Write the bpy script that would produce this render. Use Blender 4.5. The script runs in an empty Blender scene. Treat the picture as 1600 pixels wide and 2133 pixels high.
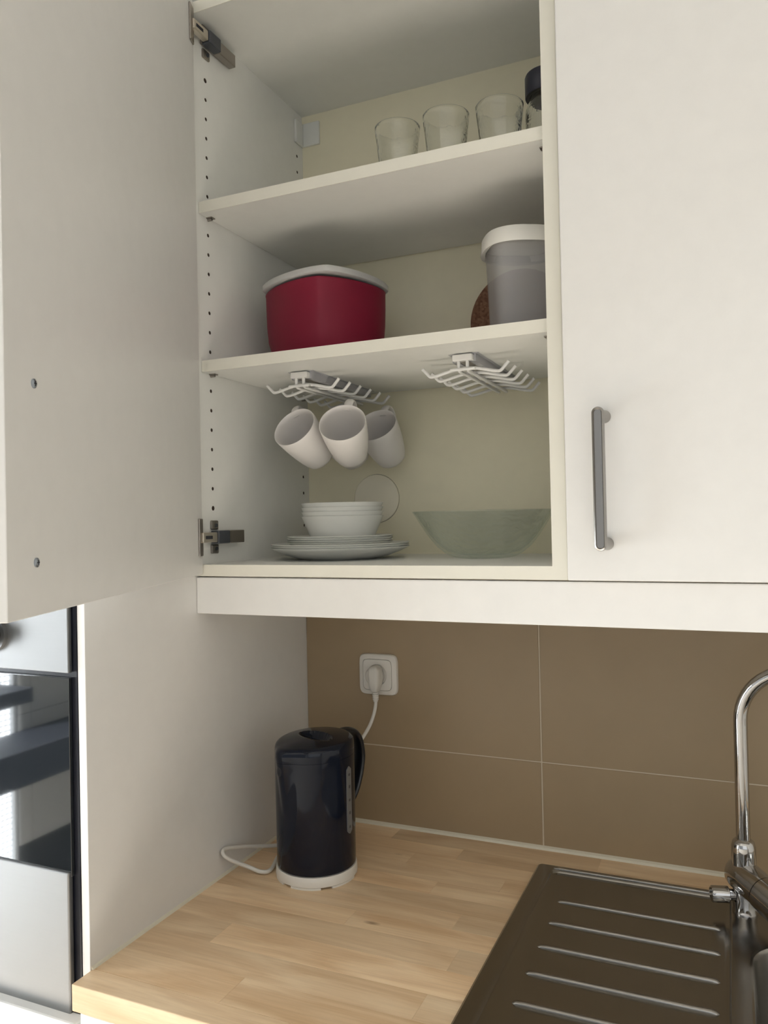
import bpy, bmesh, math, random
from mathutils import Vector, Matrix
R = math.radians
scene = bpy.context.scene
col = scene.collection

# ---------------------------------------------------------------- camera
# all lengths below are millimetres: x along the wall, y into the wall, z up,
# z = 0 being 1508.5 mm above the floor (worktop = -608.5)
Z0 = 1508.5
def M(x, y, z): return Vector((x / 1000.0, y / 1000.0, (z + Z0) / 1000.0))
yaw, pitch, roll, fpx = 0.4149, 0.0110, -0.0210, 1638.26
fwd = Vector((-math.sin(yaw) * math.cos(pitch), math.cos(yaw) * math.cos(pitch), math.sin(pitch)))
right = Vector((math.cos(yaw), math.sin(yaw), 0.0)); up = right.cross(fwd)
rr = right * math.cos(roll) + up * math.sin(roll); uu = up * math.cos(roll) - right * math.sin(roll)
cd = bpy.data.cameras.new('camera'); cam = bpy.data.objects.new('camera', cd); col.objects.link(cam)
cd.sensor_fit = 'HORIZONTAL'; cd.sensor_width = 36.0; cd.lens = 36.0 * fpx / 1600.0
cd.clip_start = 0.02; cd.clip_end = 100
mw = Matrix((rr, uu, -fwd)).transposed().to_4x4(); mw.translation = M(774.2, -1027.8, -26.1)
cam.matrix_world = mw
scene.camera = cam

# ---------------------------------------------------------------- light
world = bpy.data.worlds.new('sky'); scene.world = world; world.use_nodes = True
bg = world.node_tree.nodes['Background']
bg.inputs['Color'].default_value = (0.90, 0.95, 1.0, 1); bg.inputs['Strength'].default_value = 0.4

def area(name, loc, rot, sx, sy, power, color):
    l = bpy.data.lights.new(name, 'AREA'); l.shape = 'RECTANGLE'; l.size = sx; l.size_y = sy
    l.energy = power; l.color = color
    o = bpy.data.objects.new(name, l); col.objects.link(o); o.location = loc; o.rotation_euler = rot
    return o
# daylight by the window behind the camera and the balcony door on the left; sun falls through the window onto the floor
area('window_daylight', (1.35, -2.06, 1.75), (R(78), 0, 0), 1.6, 1.3, 5, (0.95, 0.98, 1.0))
area('balcony_daylight', (-1.80, -1.22, 1.10), (R(90), 0, R(-90)), 1.06, 2.1, 140, (0.90, 0.96, 1.0))
sl = bpy.data.lights.new('sun', 'SUN'); sl.energy = 24.0; sl.angle = R(0.6); sl.color = (1.0, 0.985, 0.95)
so_ = bpy.data.objects.new('sun', sl); col.objects.link(so_)
so_.rotation_euler = Vector((-0.22, 0.50, -0.84)).to_track_quat('-Z', 'Y').to_euler()
vs = scene.view_settings
vs.view_transform = 'Standard'; vs.look = 'None'; vs.gamma = 1.0; vs.use_curve_mapping = False
vs.exposure = 0.08

# ---------------------------------------------------------------- materials
def nt(name):
    m = bpy.data.materials.new(name); m.use_nodes = True
    n = m.node_tree; return m, n, n.nodes['Principled BSDF']
def setc(b, c, rough=0.5, metal=0.0, spec=0.5):
    b.inputs['Base Color'].default_value = (*c, 1); b.inputs['Roughness'].default_value = rough
    b.inputs['Metallic'].default_value = metal; b.inputs['Specular IOR Level'].default_value = spec
def plain(name, c, rough=0.5, metal=0.0, var=0.03, scale=40.0, bump=0.0, bscale=400.0, coat=0.0, spec=0.5):
    m, n, b = nt(name); setc(b, c, rough, metal, spec)
    tc = n.nodes.new('ShaderNodeTexCoord'); no = n.nodes.new('ShaderNodeTexNoise')
    no.inputs['Scale'].default_value = scale; no.inputs['Detail'].default_value = 4
    n.links.new(tc.outputs['Object'], no.inputs['Vector'])
    mx = n.nodes.new('ShaderNodeMix'); mx.data_type = 'RGBA'
    mx.inputs['A'].default_value = (*[max(0, v * (1 - var)) for v in c], 1)
    mx.inputs['B'].default_value = (*[min(1, v * (1 + var)) for v in c], 1)
    n.links.new(no.outputs['Fac'], mx.inputs['Factor']); n.links.new(mx.outputs['Result'], b.inputs['Base Color'])
    if bump:
        bn = n.nodes.new('ShaderNodeTexNoise'); bn.inputs['Scale'].default_value = bscale
        n.links.new(tc.outputs['Object'], bn.inputs['Vector'])
        bp = n.nodes.new('ShaderNodeBump'); bp.inputs['Strength'].default_value = bump; bp.inputs['Distance'].default_value = 0.001
        n.links.new(bn.outputs['Fac'], bp.inputs['Height']); n.links.new(bp.outputs['Normal'], b.inputs['Normal'])
    if coat: b.inputs['Coat Weight'].default_value = coat; b.inputs['Coat Roughness'].default_value = 0.05
    return m
def brushed(name, c, rough, stretch=(4, 300, 300)):
    m, n, b = nt(name); setc(b, c, rough, 1.0)
    tc = n.nodes.new('ShaderNodeTexCoord'); mp = n.nodes.new('ShaderNodeMapping'); mp.inputs['Scale'].default_value = stretch
    no = n.nodes.new('ShaderNodeTexNoise'); no.inputs['Scale'].default_value = 3.0; no.inputs['Detail'].default_value = 5
    mr = n.nodes.new('ShaderNodeMapRange'); mr.inputs['To Min'].default_value = rough * 0.92; mr.inputs['To Max'].default_value = rough * 1.1
    n.links.new(tc.outputs['Object'], mp.inputs['Vector']); n.links.new(mp.outputs['Vector'], no.inputs['Vector'])
    n.links.new(no.outputs['Fac'], mr.inputs['Value']); n.links.new(mr.outputs['Result'], b.inputs['Roughness'])
    return m
def glassy(name, c, rough=0.0, ior=1.47, bump=0.0, bscale=60.0):
    m, n, b = nt(name); setc(b, c, rough); b.inputs['Transmission Weight'].default_value = 1.0; b.inputs['IOR'].default_value = ior
    if bump:
        tc = n.nodes.new('ShaderNodeTexCoord'); no = n.nodes.new('ShaderNodeTexNoise'); no.inputs['Scale'].default_value = bscale
        no.inputs['Detail'].default_value = 1.5; no.inputs['Distortion'].default_value = 1.6
        bp = n.nodes.new('ShaderNodeBump'); bp.inputs['Strength'].default_value = bump; bp.inputs['Distance'].default_value = 0.002
        n.links.new(tc.outputs['Object'], no.inputs['Vector']); n.links.new(no.outputs['Fac'], bp.inputs['Height'])
        n.links.new(bp.outputs['Normal'], b.inputs['Normal'])
    return m
def wood(name):
    m, n, b = nt(name); setc(b, (0.6, 0.42, 0.26), 0.38)
    L = n.links.new; N = n.nodes.new
    tc = N('ShaderNodeTexCoord'); oi = N('ShaderNodeObjectInfo'); cmb = N('ShaderNodeCombineXYZ')
    m1 = N('ShaderNodeMath'); m1.operation = 'MULTIPLY'; m1.inputs[1].default_value = 37.0; L(oi.outputs['Random'], m1.inputs[0])
    for k in range(3): L(m1.outputs[0], cmb.inputs[k])
    ad = N('ShaderNodeVectorMath'); ad.operation = 'ADD'; L(tc.outputs['Object'], ad.inputs[0]); L(cmb.outputs[0], ad.inputs[1])
    mp = N('ShaderNodeMapping'); mp.inputs['Scale'].default_value = (2.6, 15, 15); L(ad.outputs[0], mp.inputs['Vector'])
    no = N('ShaderNodeTexNoise'); no.inputs['Scale'].default_value = 1.6; no.inputs['Detail'].default_value = 6; no.inputs['Distortion'].default_value = 1.1
    L(mp.outputs['Vector'], no.inputs['Vector'])
    mp2 = N('ShaderNodeMapping'); mp2.inputs['Scale'].default_value = (9, 240, 240); L(ad.outputs[0], mp2.inputs['Vector'])
    n2 = N('ShaderNodeTexNoise'); n2.inputs['Scale'].default_value = 1.5; n2.inputs['Detail'].default_value = 3; L(mp2.outputs['Vector'], n2.inputs['Vector'])
    cr = N('ShaderNodeValToRGB'); e = cr.color_ramp.elements
    e[0].position = 0.30; e[0].color = (0.75, 0.51, 0.29, 1); e[1].position = 0.72; e[1].color = (0.98, 0.765, 0.51, 1)
    L(no.outputs['Fac'], cr.inputs['Fac'])
    mx = N('ShaderNodeMix'); mx.data_type = 'RGBA'; mx.blend_type = 'MULTIPLY'; mx.inputs['Factor'].default_value = 0.22
    cr2 = N('ShaderNodeValToRGB'); cr2.color_ramp.elements[0].color = (0.62, 0.55, 0.48, 1); cr2.color_ramp.elements[0].position = 0.3
    cr2.color_ramp.elements[1].position = 0.6
    L(n2.outputs['Fac'], cr2.inputs['Fac']); L(cr.outputs['Color'], mx.inputs['A']); L(cr2.outputs['Color'], mx.inputs['B'])
    # whole-stave tone
    hs = N('ShaderNodeHueSaturation'); mr = N('ShaderNodeMapRange'); mr.inputs['To Min'].default_value = 0.80; mr.inputs['To Max'].default_value = 1.08
    L(oi.outputs['Random'], mr.inputs['Value']); L(mr.outputs['Result'], hs.inputs['Value']); L(mx.outputs['Result'], hs.inputs['Color'])
    # sparse knots
    vo = N('ShaderNodeTexVoronoi'); vo.inputs['Scale'].default_value = 5.0
    mp3 = N('ShaderNodeMapping'); mp3.inputs['Scale'].default_value = (1.0, 2.6, 2.6); L(ad.outputs[0], mp3.inputs['Vector']); L(mp3.outputs['Vector'], vo.inputs['Vector'])
    cr3 = N('ShaderNodeValToRGB'); cr3.color_ramp.elements[0].position = 0.012; cr3.color_ramp.elements[0].color = (0.25, 0.13, 0.07, 1)
    cr3.color_ramp.elements[1].position = 0.075; cr3.color_ramp.elements[1].color = (1, 1, 1, 1)
    L(vo.outputs['Distance'], cr3.inputs['Fac'])
    mk = N('ShaderNodeMix'); mk.data_type = 'RGBA'; mk.blend_type = 'MULTIPLY'; mk.inputs['Factor'].default_value = 0.7
    L(hs.outputs['Color'], mk.inputs['A']); L(cr3.outputs['Color'], mk.inputs['B'])
    L(mk.outputs['Result'], b.inputs['Base Color'])
    bp = N('ShaderNodeBump'); bp.inputs['Strength'].default_value = 0.06; bp.inputs['Distance'].default_value = 0.001
    L(n2.outputs['Fac'], bp.inputs['Height']); L(bp.outputs['Normal'], b.inputs['Normal'])
    return m
def cork():
    m, n, b = nt('cork'); setc(b, (0.25, 0.12, 0.07), 0.9)
    tc = n.nodes.new('ShaderNodeTexCoord'); v = n.nodes.new('ShaderNodeTexVoronoi'); v.inputs['Scale'].default_value = 260
    cr = n.nodes.new('ShaderNodeValToRGB'); cr.color_ramp.elements[0].color = (0.16, 0.07, 0.04, 1); cr.color_ramp.elements[1].color = (0.34, 0.18, 0.11, 1)
    n.links.new(tc.outputs['Object'], v.inputs['Vector']); n.links.new(v.outputs['Color'], cr.inputs['Fac']); n.links.new(cr.outputs['Color'], b.inputs['Base Color'])
    return m
MAT = dict(
    melamine=plain('white_melamine', (0.82, 0.815, 0.77), 0.42, bump=0.03),
    edge=plain('cream_edge_band', (0.78, 0.755, 0.66), 0.45),
    backp=plain('cream_hardboard', (0.86, 0.80, 0.60), 0.55),
    door=plain('white_lacquer', (0.80, 0.785, 0.755), 0.38, bump=0.02),
    panel=plain('white_panel', (0.76, 0.745, 0.715), 0.34, bump=0.02),
    tile=plain('beige_tile', (0.365, 0.272, 0.165), 0.40, var=0.05, scale=14, bump=0.04),
    grout=plain('pale_grout', (0.62, 0.54, 0.42), 0.85),
    silicone=plain('silicone', (0.74, 0.69, 0.56), 0.4),
    wood=wood('birch_staves'),
    steel=brushed('brushed_steel', (0.25, 0.25, 0.248), 0.42),
    sinksteel=brushed('sink_steel', (0.31, 0.295, 0.27), 0.22, (30, 700, 700)),
    handle=brushed('satin_nickel', (0.34, 0.325, 0.305), 0.26, (200, 200, 6)),
    chrome=plain('chrome', (0.50, 0.49, 0.48), 0.06, 1.0, var=0.01),
    hinge=plain('hinge_nickel', (0.36, 0.33, 0.30), 0.36, 1.0, var=0.05),
    hingelight=plain('hinge_bright', (0.72, 0.66, 0.57), 0.32, 1.0),
    hingedark=plain('hinge_damper', (0.05, 0.055, 0.065), 0.4),
    zinc=plain('zinc_screw', (0.42, 0.46, 0.52), 0.35, 1.0),
    hole=plain('chipboard_and_shadow_line', (0.10, 0.07, 0.05), 0.9, var=0.2, scale=600),
    black=plain('black_enamel', (0.012, 0.013, 0.02), 0.25),
    gap=plain('dark_gap', (0.02, 0.02, 0.025), 0.6),
    ovenglass=plain('oven_glass', (0.012, 0.015, 0.018), 0.03, coat=1.0, spec=0.9),
    kettle=plain('navy_plastic', (0.004, 0.007, 0.017), 0.09, var=0.02, spec=0.35),
    kettledark=plain('kettle_handle_plastic', (0.008, 0.009, 0.013), 0.28),
    gauge=plain('gauge_plastic', (0.16, 0.16, 0.16), 0.3),
    gaugemark=plain('gauge_print', (0.06, 0.06, 0.06), 0.6),
    plastic=plain('white_plastic', (0.78, 0.745, 0.68), 0.35),
    cord=plain('white_pvc', (0.72, 0.69, 0.63), 0.45),
    wire=plain('white_coated_wire', (0.74, 0.73, 0.70), 0.35),
    rail=plain('painted_rail', (0.46, 0.46, 0.48), 0.4),
    mug=plain('mug_stoneware', (0.77, 0.735, 0.70), 0.32),
    opal=plain('opal_glass', (0.95, 0.95, 0.90), 0.22),
    red=plain('red_melamine', (0.23, 0.012, 0.035), 0.5, spec=0.3),
    lidgrey=plain('translucent_lid', (0.55, 0.54, 0.52), 0.35),
    boxlid=plain('white_lid', (0.72, 0.70, 0.64), 0.4),
    cork=cork(), disc=plain('cream_disc', (0.90, 0.84, 0.68), 0.4),
    glass=glassy('clear_glass', (0.96, 0.97, 0.96), 0.0, 1.45, 0.25, 70),
    jarlid=plain('navy_lid', (0.012, 0.014, 0.03), 0.35),
    greytile=plain('grey_wall_tile', (0.80, 0.81, 0.80), 0.5),
    darkgrout=plain('dark_grout', (0.05, 0.05, 0.05), 0.9),
    plaster=plain('white_plaster', (0.80, 0.78, 0.74), 0.9),
    floor=plain('floor_vinyl', (0.55, 0.50, 0.44), 0.45, var=0.15, scale=6),
    anthracite=plain('anthracite_board', (0.012, 0.017, 0.028), 0.6),
    mesh=plain('mesh_wire', (0.12, 0.12, 0.12), 0.6),
    winframe=plain('window_frame_white', (0.8, 0.8, 0.8), 0.4),
)
def frosted():
    m, n, b = nt('frosted_plastic'); setc(b, (0.66, 0.65, 0.64), 0.32)
    t = n.nodes.new('ShaderNodeBsdfTransparent'); t.inputs['Color'].default_value = (0.93, 0.92, 0.92, 1)
    mx = n.nodes.new('ShaderNodeMixShader'); mx.inputs[0].default_value = 0.26
    n.links.new(t.outputs[0], mx.inputs[1]); n.links.new(b.outputs[0], mx.inputs[2]); n.links.new(mx.outputs[0], n.nodes['Material Output'].inputs['Surface'])
    return m
MAT['frosted'] = frosted()
def opal():
    m = MAT['opal']; n = m.node_tree; b = n.nodes['Principled BSDF']
    t = n.nodes.new('ShaderNodeBsdfTranslucent'); t.inputs['Color'].default_value = (0.92, 0.92, 0.87, 1)
    mx = n.nodes.new('ShaderNodeMixShader'); mx.inputs[0].default_value = 0.22
    n.links.new(b.outputs[0], mx.inputs[1]); n.links.new(t.outputs[0], mx.inputs[2]); n.links.new(mx.outputs[0], n.nodes['Material Output'].inputs['Surface'])
opal()
def thinglass():
    m, n, b = nt('window_glass'); n.nodes.remove(b)
    t = n.nodes.new('ShaderNodeBsdfTransparent'); g = n.nodes.new('ShaderNodeBsdfGlossy'); g.inputs['Roughness'].default_value = 0.0
    mx = n.nodes.new('ShaderNodeMixShader'); mx.inputs[0].default_value = 0.05
    n.links.new(t.outputs[0], mx.inputs[1]); n.links.new(g.outputs[0], mx.inputs[2])
    n.links.new(mx.outputs[0], n.nodes['Material Output'].inputs['Surface']); return m
MAT['windowglass'] = thinglass()
def bowlglass():
    m, n, b = nt('pale_green_glass'); n.nodes.remove(b); N = n.nodes.new; L = n.links.new
    t = N('ShaderNodeBsdfTransparent'); t.inputs['Color'].default_value = (0.955, 0.972, 0.966, 1)
    g = N('ShaderNodeBsdfGlossy'); g.inputs['Roughness'].default_value = 0.12; g.inputs['Color'].default_value = (0.9, 0.95, 0.94, 1)
    tc = N('ShaderNodeTexCoord'); w = N('ShaderNodeTexWave'); w.inputs['Scale'].default_value = 26; w.inputs['Distortion'].default_value = 14; w.inputs['Detail'].default_value = 2; w.inputs['Detail Scale'].default_value = 1.2
    w.bands_direction = 'Z'; L(tc.outputs['Object'], w.inputs['Vector'])
    bp = N('ShaderNodeBump'); bp.inputs['Strength'].default_value = 0.5; bp.inputs['Distance'].default_value = 0.002
    L(w.outputs['Fac'], bp.inputs['Height']); L(bp.outputs['Normal'], g.inputs['Normal'])
    lw = N('ShaderNodeLayerWeight'); lw.inputs['Blend'].default_value = 0.28; L(bp.outputs['Normal'], lw.inputs['Normal'])
    mr = N('ShaderNodeMapRange'); mr.inputs['To Min'].default_value = 0.03; mr.inputs['To Max'].default_value = 0.42; L(lw.outputs['Facing'], mr.inputs['Value'])
    mx = N('ShaderNodeMixShader'); L(mr.outputs['Result'], mx.inputs[0]); L(t.outputs[0], mx.inputs[1]); L(g.outputs[0], mx.inputs[2])
    L(mx.outputs[0], n.nodes['Material Output'].inputs['Surface']); return m
MAT['greenglass'] = bowlglass()

# ---------------------------------------------------------------- helpers
def tag(o, label=None, cat=None, group=None, kind=None):
    if label: o['label'] = label
    if cat: o['category'] = cat
    if group: o['group'] = group
    if kind: o['kind'] = kind
    return o
def thing(name, base, label, cat, group=None):
    o = bpy.data.objects.new(name, None); o.empty_display_size = 0.02; col.objects.link(o); o.location = M(*base)
    return tag(o, label, cat, group)
def wpos(o):
    p = Vector(o.location); q = o.parent
    while q: p += Vector(q.location); q = q.parent
    return p
def make(name, verts, faces, mat, parent=None, smooth=False, sharp=38, local=False):
    """verts in scene millimetres (or in metres of the parent's frame when local)"""
    me = bpy.data.meshes.new(name)
    vv = [Vector(v) for v in verts] if local else [M(*v) for v in verts]
    if local: off = Vector((0, 0, 0))
    elif parent is not None: off = wpos(parent)
    else:
        mn = Vector([min(v[i] for v in vv) for i in range(3)]); mxx = Vector([max(v[i] for v in vv) for i in range(3)])
        off = Vector(((mn.x + mxx.x) / 2, (mn.y + mxx.y) / 2, mn.z))
    me.from_pydata([tuple(v - off) for v in vv], [], faces)
    bm = bmesh.new(); bm.from_mesh(me); bmesh.ops.recalc_face_normals(bm, faces=bm.faces); bm.to_mesh(me); bm.free()
    me.materials.append(MAT[mat])
    if smooth:
        for p in me.polygons: p.use_smooth = True
        me.set_sharp_from_angle(angle=R(sharp))
    o = bpy.data.objects.new(name, me); col.objects.link(o)
    if parent is not None: o.parent = parent
    elif not local: o.location = off
    return o
def boxgeo(x0, x1, y0, y1, z0, z1, bev=0.0, seg=2):
    bm = bmesh.new(); bmesh.ops.create_cube(bm, size=1.0)
    for v in bm.verts:
        v.co = Vector(((x0 + x1) / 2 + v.co.x * (x1 - x0), (y0 + y1) / 2 + v.co.y * (y1 - y0), (z0 + z1) / 2 + v.co.z * (z1 - z0)))
    if bev: bmesh.ops.bevel(bm, geom=bm.edges[:], offset=bev, segments=seg, profile=0.5, affect='EDGES')
    bm.verts.ensure_lookup_table()
    vs_ = [tuple(v.co) for v in bm.verts]; fs = [[v.index for v in f.verts] for f in bm.faces]; bm.free()
    return vs_, fs
def box(name, x0, x1, y0, y1, z0, z1, mat, parent=None, bev=0.0, seg=2):
    v, f = boxgeo(x0, x1, y0, y1, z0, z1, bev, seg); return make(name, v, f, mat, parent)
def join(parts):
    V, F = [], []
    for v, f in parts:
        k = len(V); V += list(v); F += [[i + k for i in q] for q in f]
    return V, F
def loft(rings, cap0=True, cap1=True, closed=False):
    n = len(rings[0]); V = [p for r in rings for p in r]; F = []
    m = len(rings)
    for a in range(m if closed else m - 1):
        b = (a + 1) % m
        for i in range(n):
            j = (i + 1) % n; F.append([a * n + i, a * n + j, b * n + j, b * n + i])
    if not closed:
        if cap0: F.append(list(range(n))[::-1])
        if cap1: F.append([(m - 1) * n + i for i in range(n)])
    return V, F
def circ(cx, cy, z, r, n=48): return [(cx + r * math.cos(2 * math.pi * i / n), cy + r * math.sin(2 * math.pi * i / n), z) for i in range(n)]
def lathe(cx, cy, prof, n=56, cap0=True, cap1=True): return loft([circ(cx, cy, z, r, n) for r, z in prof], cap0, cap1)
def squircle(cx, cy, z, a, b, e, rot=0.0, n=72):
    out = []
    for i in range(n):
        t = 2 * math.pi * i / n; c, s = math.cos(t), math.sin(t)
        x = a * math.copysign(abs(c) ** (2 / e), c); y = b * math.copysign(abs(s) ** (2 / e), s)
        out.append((cx + x * math.cos(rot) - y * math.sin(rot), cy + x * math.sin(rot) + y * math.cos(rot), z))
    return out
def tube(pts, r, n=12, ry=None, side=None, taper=None, cap=True):
    P = [Vector(p) for p in pts]; rings = []; prev = None
    for i, p in enumerate(P):
        t = (P[min(i + 1, len(P) - 1)] - P[max(i - 1, 0)]).normalized()
        if side is not None: a = Vector(side)
        elif prev is None: a = Vector((0, 0, 1)) if abs(t.z) < 0.9 else Vector((1, 0, 0))
        else: a = prev
        a = (a - t * a.dot(t)).normalized(); prev = a; b = t.cross(a)
        k = taper[i] if taper else 1.0
        rings.append([tuple(p + a * (r * k * math.cos(2 * math.pi * j / n)) + b * ((ry or r) * k * math.sin(2 * math.pi * j / n))) for j in range(n)])
    return loft(rings, cap, cap)
def spline(pts, k=8):
    P = [Vector(p) for p in pts]; out = []
    for i in range(len(P) - 1):
        a = P[max(i - 1, 0)]; b = P[i]; c = P[i + 1]; d = P[min(i + 2, len(P) - 1)]
        for j in range(k):
            t = j / k; out.append(0.5 * ((2 * b) + (c - a) * t + (2 * a - 5 * b + 4 * c - d) * t * t + (3 * b - a - 3 * c + d) * t ** 3))
    out.append(P[-1]); return [tuple(p) for p in out]
def fillet(pts, r, k=5):
    P = [Vector(p) for p in pts]; out = [P[0]]
    for i in range(1, len(P) - 1):
        a, b, c = P[i - 1], P[i], P[i + 1]
        d = min(r, (a - b).length * 0.45, (c - b).length * 0.45)
        s = b + (a - b).normalized() * d; e = b + (c - b).normalized() * d
        for j in range(k + 1):
            t = j / k; out.append(s * (1 - t) ** 2 + b * 2 * t * (1 - t) + e * t * t)
    out.append(P[-1]); return [tuple(p) for p in out]
def rrect(x0, x1, y0, y1, r, z, n=8):
    out = []
    for cx, cy, a0 in ((x1 - r, y1 - r, 0), (x0 + r, y1 - r, 90), (x0 + r, y0 + r, 180), (x1 - r, y0 + r, 270)):
        for i in range(n + 1):
            a = R(a0 + 90 * i / n); out.append((cx + r * math.cos(a), cy + r * math.sin(a), z))
    return out
def cyl(p0, p1, r, n=24, r1=None):
    return tube([p0, p1], r, n, taper=[1.0, (r1 if r1 is not None else r) / r])
def extrude_poly(poly, f):  # poly: list of 2D; f(u,v,side)->xyz
    n = len(poly); V = [f(u, v, 0) for u, v in poly] + [f(u, v, 1) for u, v in poly]
    F = [list(range(n))[::-1], list(range(n, 2 * n))] + [[i, (i + 1) % n, n + (i + 1) % n, n + i] for i in range(n)]
    return V, F
def copy_tree(o, parent=None):
    c = o.copy(); col.objects.link(c); c.parent = parent
    for ch in list(o.children): copy_tree(ch, c)
    return c

# key levels (mm)
W, D = 560.0, 359.0
ZT, S1, S2, ZB = 792.0, 494.0, 237.3, -90.0
INS = 12.9
ZC, YT = -608.5, 351.0       # worktop top, tile face
XP, YP = -9.2, -237.2        # tall side panel face and its front edge
FL, CE = -Z0, 2560 - Z0      # floor, ceiling
XL, XR, YF, YB = -1750.0, 2600.0, -2100.0, 366.0

# ---------------------------------------------------------------- the room
def struct(o): o['kind'] = 'structure'; return o
struct(box('floor', XL - 100, XR + 100, YF - 100, YB + 100, FL - 60, FL, 'floor'))
struct(box('ceiling', XL - 100, XR + 100, YF - 100, YB + 100, CE, CE + 60, 'plaster'))
wall_back = struct(box('wall_back', XL - 100, XR + 100, YB, YB + 100, FL, CE, 'plaster'))
struct(box('wall_right', XR, XR + 100, YF, YB, FL, CE, 'plaster'))
def wall_with_hole(name, axis, pos0, pos1, a0, a1, h0, h1, w0, w1, mat):
    parts = []
    for (p, q, zz0, zz1) in ((a0, h0, FL, CE), (h1, a1, FL, CE), (h0, h1, FL, w0), (h0, h1, w1, CE)):
        if q - p < 1 or zz1 - zz0 < 1: continue
        parts.append(boxgeo(pos0, pos1, p, q, zz0, zz1) if axis == 'x' else boxgeo(p, q, pos0, pos1, zz0, zz1))
    v, f = join(parts); return struct(make(name, v, f, mat))
BD = (-1652.0, -760.0, FL + 30, FL + 2120)     # balcony door opening in the left wall (y0,y1,z0,z1)
wall_left = wall_with_hole('wall_left', 'x', XL - 16, XL, YF, YB, BD[0], BD[1], BD[2], BD[3], 'darkgrout')
WN = (-1600.0, 2300.0, FL + 900, FL + 2420)     # window opening behind the camera (x0,x1,z0,z1)
wall_with_hole('wall_front', 'y', YF - 100, YF, XL, XR, WN[0], WN[1], WN[2], WN[3], 'plaster')
# balcony door with a wire screen outside
w1 = struct(make('window_1', *join([boxgeo(XL - 26, XL - 2, BD[0], BD[0] + 12, BD[2], BD[3]), boxgeo(XL - 26, XL - 2, BD[1] - 40, BD[1], BD[2], BD[3]),
     boxgeo(XL - 26, XL - 2, BD[0] + 12, BD[1] - 40, BD[2], BD[2] + 40), boxgeo(XL - 26, XL - 2, BD[0] + 12, BD[1] - 40, BD[3] - 40, BD[3])]), 'winframe'))
box('pane', XL - 14, XL - 11, BD[0] + 12, BD[1] - 40, BD[2] + 40, BD[3] - 40, 'windowglass', w1)
scr = []
y = BD[0] + 4
while y < BD[1]: scr.append(boxgeo(XL - 29, XL - 27, y, y + 4.5, BD[2], BD[3])); y += 21
z = BD[2] + 4
while z < BD[3]: scr.append(boxgeo(XL - 32, XL - 30, BD[0], BD[1], z, z + 4.5)); z += 21
tag(make('wire_screen', *join(scr), 'mesh', w1), kind='stuff')
w2 = struct(make('window_2', *join([boxgeo(WN[0], WN[0] + 60, YF - 80, YF - 20, WN[2], WN[3]), boxgeo(WN[1] - 60, WN[1], YF - 80, YF - 20, WN[2], WN[3]),
     boxgeo(WN[0] + 60, WN[1] - 60, YF - 80, YF - 20, WN[2], WN[2] + 60), boxgeo(WN[0] + 60, WN[1] - 60, YF - 80, YF - 20, WN[3] - 60, WN[3]),
     boxgeo(320, 380, YF - 80, YF - 20, WN[2] + 60, WN[3] - 60)]), 'winframe'))
box('pane', WN[0] + 60, 320, YF - 52, YF - 48, WN[2] + 60, WN[3] - 60, 'windowglass', w2)
box('pane', 380, WN[1] - 60, YF - 52, YF - 48, WN[2] + 60, WN[3] - 60, 'windowglass', w2)
# grey tiles on the left wall (seen mirrored in the oven glass)
for y0, y1 in ((-1711, -1654), (-2098, -1715)):
    zz = FL + 267
    while zz < CE - 20:
        z1 = min(zz + 497, CE - 2); box('tile', XL - 1, XL + 8, y0, y1, zz, z1, 'greytile', wall_left); zz += 500
# splashback tiles, joints recessed
box('grout', XP + 0.5, 1300, YT + 1.0, YB + 1, ZC - 36, -110, 'grout', wall_back)
XG, ZG = 459.7, -457.0
rows = [(ZC - 30, ZG - 1.0), (ZG + 1.0, ZG + 299.0)]
cols = [(XP + 1, XG - 1.2), (XG + 1.2, XG + 599), (XG + 601, 1299)]
for z0, z1 in rows:
    for x0, x1 in cols:
        box('tile', x0, x1, YT, YB + 0.5, z0, min(z1, -112), 'tile', wall_back, bev=0.8, seg=1)
struct(make('trim_1', *extrude_poly([(0, 0), (-6, 0), (-4.2, 3.5), (0, 6)], lambda u, v, s: ((XP + 0.5, 1290)[s], YT + u, ZC + v)), 'silicone'))
struct(make('trim_2', *extrude_poly([(0, 0), (3.2, 0), (2, 2.4), (0, 4)], lambda u, v, s: (XP + u, (YP + 2, YT - 6)[s], ZC + v)), 'silicone'))

# ---------------------------------------------------------------- dark furniture along the left wall
tag(box('wall_table', XL + 8.5, -1500, -1507, -800, -640, -589, 'anthracite', None, bev=2), 'dark wall-mounted table board by the balcony door, mirrored in the oven glass', 'table')
tag(box('wall_bench', XL + 8.5, -1500, -2080, -1350, -929, -803, 'anthracite', None, bev=3), 'thick dark wall-mounted bench board below the table, mirrored in the oven glass', 'bench')

# ---------------------------------------------------------------- tall oven cabinet
tc_ = thing('oven_cabinet', (-320, 60, FL), 'tall white cabinet with a white side panel, housing the oven', 'cabinet')
box('side_panel', XP - 13.2, XP, YP, YB - 2, FL, 2330 - Z0, 'panel', tc_, bev=0.8)
box('side_panel', -640, -626, YP, YB - 2, FL, 2330 - Z0, 'panel', tc_, bev=0.8)
box('back_panel', -625.5, XP - 13.7, YB - 8, YB - 3, FL + 60, 2330 - Z0, 'backp', tc_)
box('top_panel', -625.5, XP - 13.7, YP + 2, YB - 9, 2312 - Z0, 2330 - Z0, 'panel', tc_)
box('oven_shelf', -625.5, XP - 13.7, YP + 30, YB - 9, -700, -684, 'panel', tc_)
df = box('drawer_front', -624, XP - 5, -262, -240, FL + 110, -666, 'door', tc_, bev=3)
ud = box('upper_door', -624, XP - 15, -262, -240, -62, 2326 - Z0, 'door', tc_, bev=2)
box('handle', -585, -571, -300, -290, 40, 220, 'handle', ud, bev=3)
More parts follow.
